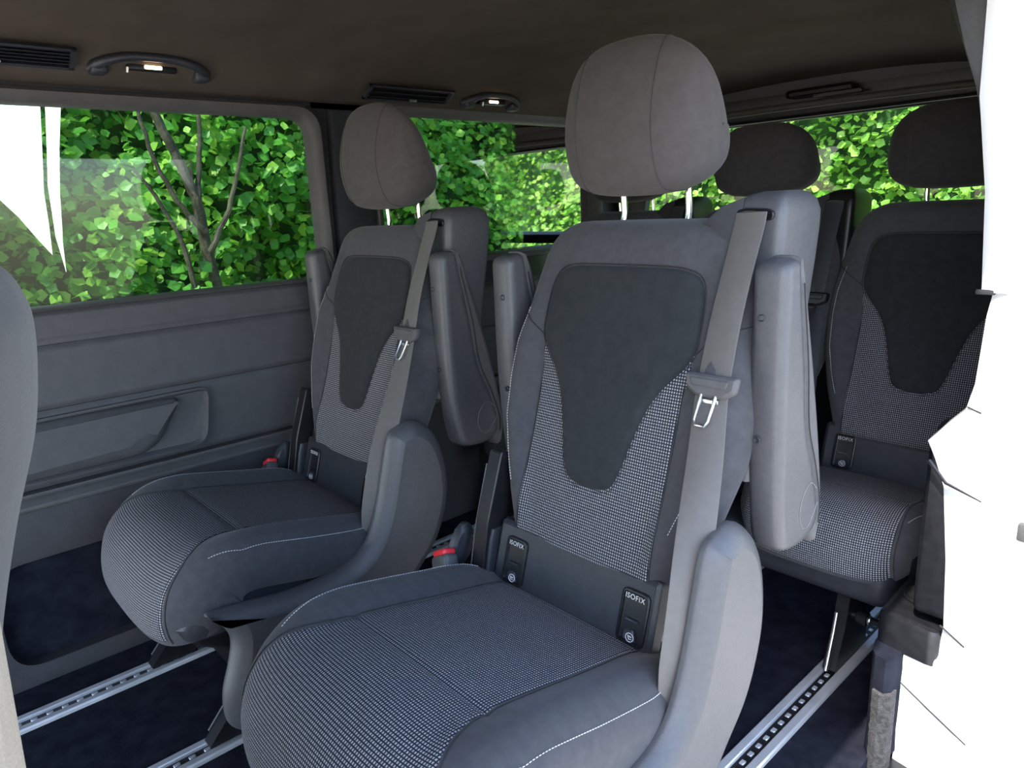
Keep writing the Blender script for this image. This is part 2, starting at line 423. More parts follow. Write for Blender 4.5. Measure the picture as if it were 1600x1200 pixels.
# rear of the cabin: tailgate frame and window
def rear_frame():
    o = [(-.78, .60), (-.78, 1.33), (.80, 1.36), (.80, .60)]
    i = round_poly([(-.66, .93), (-.60, 1.288), (.62, 1.293), (.68, .93)], .06, 6)
    cI = Vector((.01, 1.1)); outer = []
    for a in i:
        d = Vector(a) - cI
        k = min(abs(.80 / d.x) if d.x else 99, (.37 / d.y if d.y > 0 else .5 / -d.y) if d.y else 99)
        q = cI + d * k; outer.append((q.x, q.y))
    mb = MB(); fr = lambda p, y: [Vector((a[0], y, a[1])) for a in p]
    md = [(lerp(a[0], b[0], .75), lerp(a[1], b[1], .75)) for a, b in zip(outer, i)]
    mb.grid([fr(outer, -2.43), fr(md, -2.42), fr(i, -2.44), fr(i, -2.47)], closed=True)
    w = struct('door_1', mb, M_DPLAST, label='tailgate lining around the rear window')
    g = MB(); g.add([(a[0], -2.468, a[1]) for a in i], [tuple(range(len(i)))]); g.build('pane', M_GLASS, w)['label'] = 'tinted rear window pane'
    return w
TG = rear_frame()
mb = MB(); mb.box((-.80, -2.47, 1.325), (.82, -2.432, 1.50), .004); mb.build('header', M_TRIM, TG)
mb = MB(); mb.box((-.78, -2.43, -.02), (.8, -2.40, .62), .01); mb.build('panel', M_DPLAST, TG)
mb = MB(); mb.tube([(x, -2.395, 1.318 + .012 * cos(x * 2)) for x in [k * .1 - .75 for k in range(16)]], .011, 10); struct('trim_3', mb, M_TRIML, label='rounded rail along the top of the rear window')
mb = MB(); mb.tube([(x, -2.40, 1.297) for x in (-.7, 0, .7)], .006, 8); struct('trim_4', mb, M_BLACK, label='black rubber seal above the rear window')
# shallow pull handle in the rear header
hd = thing('pull_handle', (-.10, -2.36, 1.37), 'shallow dark oval grip recess in the headliner above the rear window', 'handle')
mb = MB(); pts = round_poly([(-.17, 1.352), (.045, 1.352), (.045, 1.378), (-.17, 1.378)], .012, 5)
mb.slab(pts, lambda u, v, w: Vector((u, -2.385 + w, v)), [(0, -.02), (0, .01), (.004, .013), (.007, .004), (.010, .002)]); mb.build('bezel', M_BLACK, hd)
mb = MB(); mb.slab(round_poly([(-.20, 1.345), (-.05, 1.345), (-.05, 1.355), (-.20, 1.355)], .005, 3), lambda u, v, w: Vector((u, -2.375 + w, v)), [(0, -.02), (0, .006), (.002, .008)]); mb.build('lip', M_TRIML, hd)['label'] = 'pale lip of the grip'

# left rear side (near side, behind the sliding door opening)
mb = MB(); mb.box((-.90, -2.5, .34), (-.868, -1.34, 1.36)); WL = struct('wall_left', mb, M_DPLAST, smooth=False)
# moulded side trim blackened for shadow by the jamb, cup well and carpeted wheel arch
prof = [(-1.30, .30), (-1.305, .62), (-1.36, .66), (-1.40, .64), (-1.40, .30)]
mb = MB(); mb.slab(round_poly(prof, .02, 3), lambda u, v, w: Vector((w, u, v)), [(0, -.87), (0, -.800), (.006, -.793), (.015, -.790)]); mb.build('side_trim', M_BLACK, WL)
cw = MB()
cw.slab(round_poly([(-.845, -1.285), (-.735, -1.30), (-.725, -1.62), (-.78, -1.66), (-.845, -1.66)], .02, 3), lambda u, v, w: Vector((u, v, w)), [(0, .215), (0, .272), (.004, .280), (.012, .283)])
WA = thing('wheel_arch_cover', (-.78, -1.45, 0), 'black moulded wheel-arch cover with a round well beside the door pillar', 'cover')
cw.build('cap', M_BLACK, WA)
mb = MB(); mb.lathe([(.030, .003), (.036, .005), (.038, .001), (.034, 0), (.030, -.004), (.001, -.004)], (-.785, -1.40, .284)); mb.build('well_ring', M_BLACK, WA)
mb = MB(); rows = []
for k in range(9):
    a = k / 8; rows.append([(-.735 - .09 * t, -1.46 - .04 * sin(pi * t) - .10 * a, .283 + .16 * (a ** .6)) for t in [j / 10 for j in range(11)]])
mb.grid(rows); mb.build('shoulder', M_BLACK, WA)
mb = MB(); rows = []
for z in (0.0, .05, .12, .18, .218):
    rows.append([(x + random.uniform(-.002, .002), y, z) for x, y in ((-.735, -1.66), (-.735, -1.6), (-.735, -1.40), (-.737, -1.30), (-.743, -1.268), (-.755, -1.252), (-.775, -1.247), (-.785, -1.26), (-.79, -1.34), (-.79, -2.38))])
mb.loft(rows); mb.build('carpet_side', M_CARPET, WA)
mb = MB(); rows = []
for k in range(24):
    z = -.10 + k * .0108
    rows.append([(-.757 + .0015 * random.uniform(-1, 1), -1.246, z), (-.772, -1.2375 + .002 * random.uniform(-1, 1), z), (-.789 + .003 * random.uniform(-1, 1), -1.245, z), (-.789, -1.275, z), (-.757, -1.27, z)])
mb.loft(rows); mb.build('carpet_edge', M_CARPETL, WA)['label'] = 'fuzzy cut edge of the carpet, sunlight put into its colour'

# white painted door jamb, facing forward, with steps and a seal
J = [(-.800, 1.42), (-.812, 1.31), (-.815, 1.18), (-.822, 1.134), (-.836, 1.04), (-.846, .893), (-.846, .888), (-.862, .886), (-.857, .85), (-.852, .739), (-.843, .694), (-.815, .66), (-.792, .630), (-.806, .60), (-.823, .554), (-.838, .42), (-.846, .294), (-.842, .235), (-.79, .222), (-.785, .20), (-.785, -.30)]
mb = MB()
frt = [Vector((x, -1.30, z)) for x, z in J]
rows = [[Vector((p.x + .004, -1.34, p.z)) for p in frt], frt, [Vector((min(p.x - .012, -.83), -1.292, p.z)) for p in frt], [Vector((-.885, -1.285, p.z)) for p in frt], [Vector((-.897, -1.297, p.z)) for p in frt],
        [Vector((-.935, -1.290, p.z)) for p in frt], [Vector((-.965, -1.275, p.z)) for p in frt], [Vector((-.975, -1.29, p.z)) for p in frt], [Vector((-.98, -1.9, p.z)) for p in frt], [Vector((-.98, -2.6, p.z)) for p in frt]]
mb.grid(rows); D2 = struct('door_2', mb, M_PAINT, label='white painted rear jamb of the open sliding-door aperture, glaring in the sun', angle=30)
mb = MB(); mb.tube([(-.79, -1.288, .158), (-.84, -1.284, .13), (-.905, -1.279, .095)], .0016, 6); mb.build('panel_gap', M_BLACK, D2)
mb = MB(); mb.tube([(-.842, -1.294, .298), (-.885, -1.281, .28)], .0016, 6); mb.build('seam', M_SEAM, D2)
mb = MB(); mb.tube([(-.80, -1.286, .60), (-.83, -1.283, .567), (-.885, -1.278, .55)], [.004, .003, .0012], 6); mb.build('seal', M_BLACK, D2)['label'] = 'black rubber seal line on the jamb'
mb = MB(); mb.tube([(-.846, -1.296, .70), (-.868, -1.288, .695)], .0014, 6); mb.build('clip', M_SEAM, D2)
mb = MB(); mb.box((-.867, -1.296, .884), (-.84, -1.29, .892), .002); mb.build('clip', M_SEAM, D2)
mb = MB(); mb.box((-.972, -1.275, .505), (-.940, -1.262, .535), .004); mb.build('door_catch', M_TRIML, D2)['label'] = 'small grey catch at the edge of the white jamb'
# grey rear pillar trim curving down from the headliner at the door opening
mb = MB(); rows = []
for z, x0, x1, y in ((1.47, -.69, -.80, -1.34), (1.40, -.715, -.81, -1.33), (1.33, -.742, -.813, -1.32), (1.26, -.770, -.816, -1.315), (1.20, -.798, -.819, -1.31), (1.16, -.812, -.820, -1.308), (1.13, -.819, -.823, -1.306)):
    rows.append([(x0, y - .10, z), (x0 - .004, y - .03, z), (lerp(x0, x1, .25), y - .006, z), (lerp(x0, x1, .7), y, z), (x1, y - .002, z), (x1, y - .05, z)])
mb.loft(rows); struct('trim_5', mb, M_PLAST, label='grey pillar lining between headliner and white door jamb')
# ribbed, sunlit pillar strip at the extreme left (front edge of the aperture)
mb = MB(); rows = []
for z in (-.3, .2, .6, .8, .9, 1.1, 1.3, 1.42):
    row = []
    yo = interp([(-.3, .085), (.727, -.0135), (.83, -.016), (.92, -.021), (1.4, -.02)], z)
    for k in range(13):
        row.append((-.80 - .08 * k / 12, yo + .0018 * (k % 2) + .02 * (k / 12) ** 2, z))
    rows.append(row + [(-.88, .14, z), (-.80, .14, z)])
mb.loft(rows); struct('trim_6', mb, M_BEIGE, label='sunlit beige ribbed strip of the front door pillar', angle=10)
# roof side rail and front bulkhead keep the cabin dark as in a closed van
mb = MB(); mb.box((-.90, -2.5, 1.36), (-.78, 2.1, 1.50), .02); struct('trim_7', mb, M_PAINT)
mb = MB(); mb.box((-.94, -2.6, 1.53), (.94, 2.2, 1.56), .01); struct('trim_8', mb, M_PAINT)
mb = MB(); mb.box((-.96, -2.55, -.28), (.96, .6, -.05), .02); struct('trim_9', mb, M_PAINT)
mb = MB(); mb.box((-.86, -2.5, -.05), (-.755, .6, -.02), .005); struct('trim_10', mb, M_BLACK)
mb = MB(); mb.box((.72, -2.5, -.05), (.86, .6, -.02), .005); struct('trim_11', mb, M_BLACK)

# ------------------------------------------------------------------ floor rails
def rail(x, label):
    t = thing('seat_rail', (x, -1.0, 0), label, 'rail', 'aluminium seat rails')
    for s in (-1, 1):
        mb = MB(); pr = [(.011, 0), (.012, .0075), (.014, .0095), (.028, .0095), (.031, .006), (.032, 0)]
        rows = [[(x + s * a, y, b) for a, b in pr] for y in (.55, -2.35)]
        mb.loft(rows); mb.build('lip', M_ALU, t, angle=20)
    mb = MB(); mb.box((x - .0115, -2.35, 0), (x + .0115, .55, .0022)); mb.build('channel', M_BLACK, t, smooth=False)
    mb = MB()
    y = .5
    while y > -2.3:
        mb.box((x - .0045, y - .013, .002), (x + .0045, y, .0055), .001, 1); y -= .03
    mb.build('latch_teeth', M_ALU, t, kind='stuff')
    return t
rail(.56, 'floor rail nearest the far wall, under the window-side seat')
rail(.187, 'second floor rail from the far wall, ending left of the front centre seat')
rail(-.225, 'floor rail hidden mostly under the near seat')
rail(-.60, 'floor rail nearest the door, running to the rear bench foot at lower right')

# ------------------------------------------------------------------ seats
TD = Vector((0, -.30, 1.0)).normalized(); TN = Vector((0, 1.0, .30)).normalized(); TP = Vector((0, -.83, .47))
TT = .585
def bw(t):
    w = interp([(-.03, .185), (0, .19), (.1, .225), (.2, .250), (.28, .258), (.36, .255), (.45, .242), (.54, .225), (.6, .21)], t)
    if t > .50: 
        q = clamp((t - .50) / .0875); w -= .075 * (1 - sqrt(max(0, 1 - q * q)))
    return w
def bh(u, t):
    a = abs(u); w = bw(t)
    amp = interp([(-.03, .01), (.05, .03), (.2, .05), (.34, .048), (.42, .026), (.5, .016), (.6, .01)], t)
    h = amp * sstep(.60 * w, .86 * w, a)
    if t > .36:
        h += .012 * sstep(.46, .52, t) * sstep(.2, .1, a)
    h -= .010 * math.exp(-((t - .36 - .25 * (a - .15)) / .02) ** 2) * sstep(.16, .2, a) * 0
    return h
def bdepth(t):
    s = 1.0
    if t > .535: q = clamp((t - .535) / .0505); s = sqrt(max(0, 1 - q * q))
    if t < .0: q = clamp(-t / .031); s = .45 + .55 * sqrt(max(0, 1 - q * q))
    return s
def bfront(u, t):
    w = bw(t); r = min(1, abs(u) / w)
    half = .055 * bdepth(t)
    return -.055 + half * (1 - r ** 4) ** .5 + bh(u, t) * (1 - r ** 6) * min(1, bdepth(t) * 1.2)
def bpt(u, t, off=0.0): return TP + TD * t + TN * (bfront(u, t) + off) + Vector((u, 0, 0))
def patch(outline, c, fn, offs, uvf, rings=(0, .015, .04, .08, .14, .25, .4, .55, .7, .85, 1.0)):
    """star-shaped fabric piece laid over fn(u,v,off)"""
    rows = []; uvs = []
    for q in rings:
        off = interp(offs, q); row = []; ur = []
        for (u, v) in outline:
            a = lerp(u, c[0], q * .999); b = lerp(v, c[1], q * .999)
            row.append(fn(a, b, off)); ur.append(uvf(a, b))
        rows.append(row); uvs.append(ur)
    m = MB(); m.grid(rows, closed=True, uvs=uvs); return m
def stitches(fn, path, gap=.0052, ln=.0034, r=.0007):
    """dashed thread, path = list of 3D points"""
    mb = MB(); acc = 0; pts = [Vector(p) for p in path]; L = [0]
    for a, b in zip(pts, pts[1:]): L.append(L[-1] + (b - a).length)
    def at(s):
        for i in range(len(L) - 1):
            if s <= L[i + 1]: return pts[i].lerp(pts[i + 1], (s - L[i]) / max(1e-9, L[i + 1] - L[i]))
        return pts[-1]
    s = 0
    while s + ln < L[-1]:
        a = at(s); b = at(s + ln); mb.tube([a, (a + b) / 2 + Vector((0, 0, 0)), b], [r * .7, r, r * .7], 5); s += gap
    return mb

def seat_back(parent, xc, dy=0.0, hi=True):
    """backrest body with woven panel, centre insert, seams; xc and dy shift all"""
    S = Vector((xc, dy, 0))
    f = lambda u, t, off=0.0: bpt(u, t, off) + S
    mb = MB(); rows = []
    ts = [-.031, -.028, -.02, -.01, 0] + [.02 * k for k in range(1, 26)] + [.51, .52, .53, .54, .55, .56, .568, .575, .580, .583, .585]
    N = 48
    for t in ts:
        w = bw(t); row = []
        for k in range(N + 1):
            u = w * sin(pi * (k / N - .5)); row.append(f(u * .9995, t))
        for k in range(N - 1, 0, -1):
            u = w * sin(pi * (k / N - .5)); r = abs(u) / w
            row.append(TP + TD * t + TN * (-.055 - .06 * bdepth(t) * (1 - r ** 4) ** .5) + Vector((u, 0, 0)) + S)
        rows.append(row)
    mb.loft(rows); B = mb.build('backrest', M_FAB, parent)
    # woven lower panel
    side = [(-.02, .150), (.05, .154), (.12, .153), (.20, .151), (.28, .154), (.33, .160), (.362, .164)]
    left = [(h, t) for t, h in side]; out = []
    for i in range(11): out.append((lerp(-.150, .150, i / 10), -.02))
    sm = smooth_open([(h, t, 0) for h, t in left], 5); out += [(p.x, p.y) for p in sm][1:]
    for i in range(1, 16): out.append((lerp(.164, -.164, i / 15.0), .362))
    out += [(-p.x, p.y) for p in reversed(sm)][1:-1]
    wv = patch(out, (0, .16), f, [(0, -.0025), (.015, .0012), (.04, .002), (1, .002)], lambda a, b: (a, b), rings=(0, .015, .04, .08, .14, .2, .27, .34, .42, .5, .6, .7, .85, 1))
    wv.build('woven_panel', M_WOV, B)
    # raised suede centre
    hw = [(.108, .0), (.110, .028), (.118, .048), (.135, .058), (.16, .066), (.2, .076), (.24, .088), (.27, .100), (.30, .119), (.33, .145), (.36, .163), (.40, .165), (.44, .163), (.468, .157), (.483, .145), (.490, .125), (.493, .09), (.4935, 0)]
    sm = smooth_open([(h, t, 0) for t, h in hw], 4)
    out = [(p.x, p.y) for p in sm] + [(-p.x, p.y) for p in reversed(sm)][1:-1]
    def fi(u, t, off):
        # the centre ties across the hollow so it reads as one padded shield
        return f(u, t, off)
    ins = patch(out, (0, .33), fi, [(0, -.003), (.015, .004), (.04, .008), (.09, .011), (.2, .012), (1, .012)], lambda a, b: (a, b))
    ins.build('centre_insert', M_INS, B)['label'] = 'smooth dark shield-shaped centre panel'
    # dark joint round the insert
    mb = MB(); mb.tube([f(u * 1.012, .33 + (t - .33) * 1.012, .0012) for u, t in out[::2]], .0012, 5, closed=True)
    mb.build('seam', M_SEAM, B)
    for s in (-1, 1):
        mb = MB(); mb.tube([f(s * lerp(.165, .2385, k / 8), .362 + .055 * (k / 8), .0004) for k in range(9)], .0011, 5); mb.build('seam', M_SEAM, B)
        path = [f(s * interp([(.08, .178), (.13, .196), (.2, .212), (.28, .219), (.34, .219), (.41, .211)], t), t, .0007) for t in [.08 + .011 * k for k in range(31)]]
        if hi: stitches(None, path).build('stitching', M_STITCH, B, smooth=False, kind='stuff')
        else:
            m2 = stitches(None, path, .006, .0036); m2.build('stitching', M_STITCH, B, smooth=False, kind='stuff')
        mb = MB(); mb.tube([f(s * .1525, t, .001) for t in [-.01 + .02 * k for k in range(19)]], .0010, 5); mb.build('seam', M_SEAM, B)
    return B

HRP = [(-.985, 1.066), (-.958, 1.11), (-.950, 1.17), (-.958, 1.23), (-.978, 1.285), (-1.004, 1.308), (-1.035, 1.290), (-1.072, 1.235), (-1.102, 1.17), (-1.116, 1.12), (-1.104, 1.083), (-1.05, 1.060)]
def headrest(parent, xc, dy=0.0, mat=None, dz=0.0, zs=1.0):
    S = Vector((xc, dy, dz)); prof = smooth_closed([(0, a, b) for a, b in HRP], 4)
    c = Vector((0, -1.035, 1.165)); rows = []
    W = .152
    us = [sin(pi / 2 * k / 14) for k in range(-14, 15)]
    for s in us:
        r = abs(s); k = max(.02, (1 - r ** 2.9) ** (1 / 2.4)); row = []
        for p in prof:
            d = p - c
            kk = k if d.y < 0 else lerp(k, 1, .0)
            q = c + Vector((0, d.y * kk, d.z * (k ** .75)))
            if d.z > 0: q.z -= .012 * r ** 2
            q.y -= .010 * (r ** 2)                              # front face curves round the head
            q.z = 1.06 + (q.z - 1.06) * zs
            row.append(q + Vector((s * W, 0, 0)) + S)
        rows.append(row)
    mb = MB(); mb.loft(rows); H = mb.build('headrest', mat or M_FABHR, parent, angle=60)
    for sg in (-1, 1):
        s = .52; r = s; k = (1 - r ** 2.9) ** (1 / 2.4); pts = []
        for p in prof:
            d = p - c; q = c + Vector((0, d.y * k * 1.003, d.z * (k ** .75) * 1.003))
            if d.z > 0: q.z -= .012 * r ** 2
            q.y -= .010 * r ** 2; q.z = 1.06 + (q.z - 1.06) * zs
            pts.append(q + Vector((sg * s * W, 0, 0)) + S)
        mb = MB(); mb.tube(pts, .0011, 5, closed=True); mb.build('seam', M_SEAMH, H)
    for sx in (-.07, .07):
        mb = MB(); mb.tube([Vector((sx, -1.072, .995)) + S, Vector((sx, -1.080, 1.03)) + S, Vector((sx, -1.075, 1.085)) + S], .0062, 12); mb.build('post', M_CHROME, H)
    for sx in (-.07, .07):
        mb = MB(); mb.lathe([(.012, -.006), (.012, .003), (.010, .005), (.007, .005)], (xc + sx, -1.071 + dy, 1.004 + dz)); mb.build('post_collar', M_BLACK, H)
    return H

# cushion: path of (y, z) along the middle, s in metres-ish
CP = [(-.835, .345), (-.80, .358), (-.74, .372), (-.66, .388), (-.58, .406), (-.50, .422), (-.43, .430), (-.38, .426), (-.335, .406), (-.305, .372), (-.288, .328), (-.284, .290), (-.290, .262)]
def make_cushion_fn(CPx, W=.27, front_start=.36):
    pts = [Vector((0, a, b)) for a, b in CPx]; sm = smooth_open(pts, 10); Ls = [0]
    for a, b in zip(sm, sm[1:]): Ls.append(Ls[-1] + (b - a).length)
    LT = Ls[-1]
    def path(s):
        s = clamp(s, 0, LT - 1e-6)
        lo = 0; hi = len(Ls) - 1
        while hi - lo > 1:
            m = (lo + hi) // 2
            if Ls[m] <= s: lo = m
            else: hi = m
        t = (s - Ls[lo]) / max(1e-9, Ls[lo + 1] - Ls[lo])
        return sm[lo].lerp(sm[lo + 1], t)
    def frame(s):
        p = path(s); a = path(s - .012); b = path(s + .012); d = (b - a).normalized()
        return p, d, Vector((0, -d.z, d.y))          # normal up / forward
    def hw(s): return W - .022 * sstep(LT * .80, LT, s) - .03 * sstep(.15, 0, s)
    def f(u, s, off=0.0):
        p, d, n = frame(s); w = hw(s); a = abs(u); r = min(1, a / w)
        bol = .024 * sstep(.145, .22, a) * sstep(LT * .82, LT * .50, s) * sstep(-.02, .10, s)
        rd = .055; e = w - a
        drop = rd - sqrt(max(0, rd * rd - (rd - e) ** 2)) if e < rd else 0
        h = bol - drop + .004 * cos(u / w * pi / 2)
        for s0 in (.045, LT * .535): h -= .0035 * math.exp(-((s - s0) / .006) ** 2) * (1 if a < .2 else 0)
        back = .045 * (r ** 4) * sstep(LT * .45, LT * .8, s)
        return Vector((u, p.y - back, p.z)) + n * (h + off) 
    return f, frame, hw, LT
CF, CFR, CHW, CL = make_cushion_fn(CP)
def cushion(parent, xc, fns, dy=0.0, mat=None, wl=None, hi=True, drop=.105):
    f0, fr, hw, LT = fns; S = Vector((xc, dy, 0)); f = lambda u, s, off=0.0: f0(u, s, off) + S
    rows = []; ns = 54; nu = 44
    for i in range(ns + 1):
        s = LT * i / ns; w = hw(s); row = []
        for k in range(nu + 1): row.append(f(w * sin(pi * (k / nu - .5)), s))
        p, d, n = fr(s)
        dn = lerp(drop - .055, .02, sstep(LT * .72, LT, s))
        a = row[-1]; b = row[0]
        row.append(a - n * dn); row.append(a - n * (dn + .012) - Vector((.02, 0, 0)))
        row.append(b - n * (dn + .012) + Vector((.02, 0, 0))); row.append(b - n * dn)
        rows.append(row)
    mb = MB(); mb.loft(rows); C = mb.build('seat_cushion', mat or M_FAB, parent, angle=60)
    # woven top, running full width over the front roll
    def wov(s):
        return min(hw(s) - .004, interp(wl, s / LT))
    ss = [LT * (.035 + .955 * i / 80) for i in range(81)]
    rows = []; uvs = []
    for s in ss:
        w = wov(s); row = []; ur = []
        for k in range(41):
            q = k / 40 * 2 - 1; u = w * q
            e = min(1 - abs(q), .06) / .06
            ed = min(1.0, min(s - ss[0], ss[-1] - s) / .006)
            row.append(f(u, s, lerp(-.002, .0022, min(1, e * 2.5) * ed))); ur.append((u, s))
        rows.append(row); uvs.append(ur)
    mb = MB(); mb.grid(rows, uvs=uvs); mb.build('woven_panel', M_WOV, C)
    for sg in (-1, 1):
        mb = MB(); mb.tube([f(sg * (wov(s) + .0015), s, .0008) for s in ss[::2]], .0011, 5); mb.build('seam', M_SEAM, C)
        a = LT * .05; b = LT * .70; path = []
        for i in range(50):
            s = lerp(a, b, i / 49); u = hw(s) - interp([(0, .012), (.5, .010), (.85, .012), (1, .03)], i / 49)
            path.append(f(sg * (u - (.026 if sg > 0 else 0)), s, .0008))
        stitches(None, path).build('stitching', M_STITCH, C, smooth=False, kind='stuff')
    return C
WL = [(0, .156), (.2, .158), (.50, .160), (.58, .164), (.64, .176), (.70, .196), (.76, .210), (.85, .214), (1, .212)]

def text_mesh(s, size):
    cu = bpy.data.curves.new('txt', 'FONT'); cu.body = s; cu.size = size; cu.extrude = .0002; cu.align_x = 'CENTER'; cu.offset = 0.0; cu.space_character = 1.12
    o = bpy.data.objects.new('txt', cu); COL.objects.link(o); bpy.context.view_layer.update()
    me = bpy.data.meshes.new_from_object(o.evaluated_get(bpy.context.evaluated_depsgraph_get()))
    v = [x.co.copy() for x in me.vertices]; f = [tuple(p.vertices) for p in me.polygons]
    bpy.data.objects.remove(o); bpy.data.curves.remove(cu); bpy.data.meshes.remove(me); return v, f
TXT = text_mesh('ISOFIX', .0118)

def isofix(parent, xc, dy=0.0):
    """hard panel between cushion and backrest with two anchor pockets"""
    S = Vector((xc, dy, 0)); a = Vector((0, -.803, .350)); b = Vector((0, -.838, .470)); d = (b - a).normalized(); n = Vector((0, d.z, -d.y))
    F = lambda u, v, w: a + d * v + n * w + Vector((-u, 0, 0)) + S
    H = (b - a).length
    mb = MB(); mb.slab(round_poly([(-.195, -.01), (.178, -.01), (.178, H), (-.195, H)], .012, 3), F, [(0, -.02), (0, .002), (.003, .005), (.012, .007), (.03, .008)])
    P = mb.build('anchor_panel', M_DPLAST, parent); P['label'] = 'dark moulded strip between cushion and backrest'
    for cx in (.138, -.138):
        o = round_poly([(cx - .027, .012), (cx + .027, .012), (cx + .027, .100), (cx - .027, .100)], .012, 4)
        mb = MB(); mb.slab(o, F, [(0, .004), (0, .011), (.002, .0125), (.0045, .0125), (.006, .009), (.007, .0085)]); mb.build('pocket_frame', M_BLACK, P)
        mb = MB(); mb.box((-.012, -.0015, -.0015), (.012, .0015, .0015), 0, 1, Matrix.Translation(F(cx, .052, .012))); mb.build('anchor_bar', M_METAL, P)
        mb = MB(); mb.slab(round_poly([(cx - .0125, .018), (cx + .0125, .018), (cx + .006, .038), (cx - .0125, .034)], .004, 3), F, [(0, .008), (0, .012), (.002, .0135)]); mb.build('pocket_ramp', M_DPLAST, P)
        mb = MB(); mb.add([F(cx + v.x, .0845 + v.y, .0128 + v.z) for v in TXT[0]], TXT[1]); mb.build('lettering', M_STITCH, P, smooth=False)['label'] = 'white lettering reading ISOFIX'
        # round child-seat symbol
        mb = MB(); cc = (cx + .003, .025)
        mb.tube([F(cc[0] + .0075 * cos(k * pi / 10), cc[1] + .0068 * sin(k * pi / 10), .0145) for k in range(20)], .0008, 5, closed=True)
        mb.tube([F(cc[0] - .004, cc[1] + .003, .0145), F(cc[0] - .001, cc[1] - .003, .0145), F(cc[0] + .004, cc[1] - .002, .0145)], .0009, 5)
        mb.tube([F(cc[0] - .0015, cc[1] + .002, .0145), F(cc[0] + .0035, cc[1] + .001, .0145)], .0011, 5)
        mb.build('child_seat_symbol', M_STITCH, P)
    return P

# armrest folded up, (y,z) outlines relative to seat
AR_SHELL = [(-.952, .948), (-.950, .90), (-.950, .75), (-.956, .62), (-.966, .54), (-.982, .508), (-1.03, .498), (-1.075, .503), (-1.098, .525), (-1.098, .56), (-1.075, .63), (-1.045, .70), (-1.030, .80), (-1.010, .90), (-.998, .955), (-.975, .960)]
AR_PAD = [(-.990, .958), (-1.012, .952), (-1.035, .88), (-1.070, .76), (-1.098, .65), (-1.115, .56), (-1.110, .50), (-1.085, .49), (-1.04, .60), (-1.02, .75), (-1.0, .87)]
def armrest(parent, ui, uo, dy, label=None):
    """ui inner x, uo outer x"""
    s = 1 if uo > ui else -1; org = parent.location.x
    sh = [(v.x, v.y) for v in smooth_closed([(a + dy, b, 0) for a, b in AR_SHELL], 4)]
    pd = [(v.x, v.y) for v in smooth_closed([(a + dy, b, 0) for a, b in AR_PAD], 4)]
    w = abs(uo - ui)
    F = lambda u, v, h: Vector((org + ui + s * h, u, v))
    mb = MB(); mb.slab(sh, F, [(.02, .0), (.010, .001), (.004, .005), (0, .013), (0, w - .013), (.004, w - .005), (.010, w - .001), (.02, w)])
    A = mb.build('armrest', M_PLAST, parent, angle=50)
    if label: A['label'] = label
    mb = MB(); mb.slab(pd, F, [(.012, .003), (.005, .005), (.001, .012), (0, .018), (0, w - .018), (.001, w - .012), (.005, w - .005), (.012, w - .003)]); mb.build('pad', M_PAD, A, angle=50)
    # seam between underside shell and pad, on both sides
    line = [(-1.003, .925), (-1.008, .90), (-1.030, .80), (-1.044, .70), (-1.074, .63), (-1.097, .56), (-1.097, .52)]
    for h in (-.0002, w + .0002):
        mb = MB(); mb.tube(smooth_open([F(a + dy, b, h) for a, b in line], 4), .0012, 5); mb.build('seam', M_SEAM, A)
    arc = [F(-1.083 + dy, .585, w + .0004), F(-1.060 + dy, .602, w + .0004), F(-1.036 + dy, .585, w + .0004), F(-1.028 + dy, .555, w + .0004), F(-1.040 + dy, .530, w + .0004), F(-1.062 + dy, .53, w + .0004), F(-1.088 + dy, .56, w + .0004)]
    mb = MB(); mb.tube(smooth_open(arc, 4), .0010, 5); mb.build('pivot_cap', M_SEAML, A)
    for z in (.879, .695):
        mb = MB(); c = F(-.950 + dy, z, w * .36); mb.lathe([(.0058, -.004), (.0058, .0012), (.0046, .0020), (.0036, .0006), (.003, -.001), (.0005, -.001)], (c.x, c.y, c.z), 'y', 14); mb.build('screw', M_DPLAST, A)
    return A

SHELL = [(-.788, .572), (-.808, .590), (-.85, .600), (-.888, .580), (-.915, .545), (-.932, .49), (-.936, .42), (-.918, .35), (-.885, .29), (-.83, .235), (-.76, .16), (-.68, .09), (-.60, .055), (-.46, .055), (-.40, .065), (-.372, .10), (-.372, .16), (-.392, .22), (-.402, .265), (-.392, .298), (-.370, .325), (-.362, .336), (-.38, .338), (-.44, .330), (-.52, .318), (-.60, .316), (-.665, .326), (-.705, .350), (-.730, .388), (-.750, .44), (-.768, .505)]
def side_shell(parent, side=-1):
    org = parent.location.x
    pts = [(v.x, v.y) for v in smooth_closed([(a, b, 0) for a, b in SHELL], 5)]
    F = lambda u, v, h: Vector((org + side * h, u, v))
    mb = MB(); mb.slab(pts, F, [(.010, .268), (0, .270), (-.001, .276), (.0, .280), (.006, .290), (.016, .299), (.026, .304), (.031, .3055)])
    o = mb.build('side_shell', M_PLAST, parent, angle=50); o['label'] = 'curved grey plastic side shell from recliner to floor'
    return o

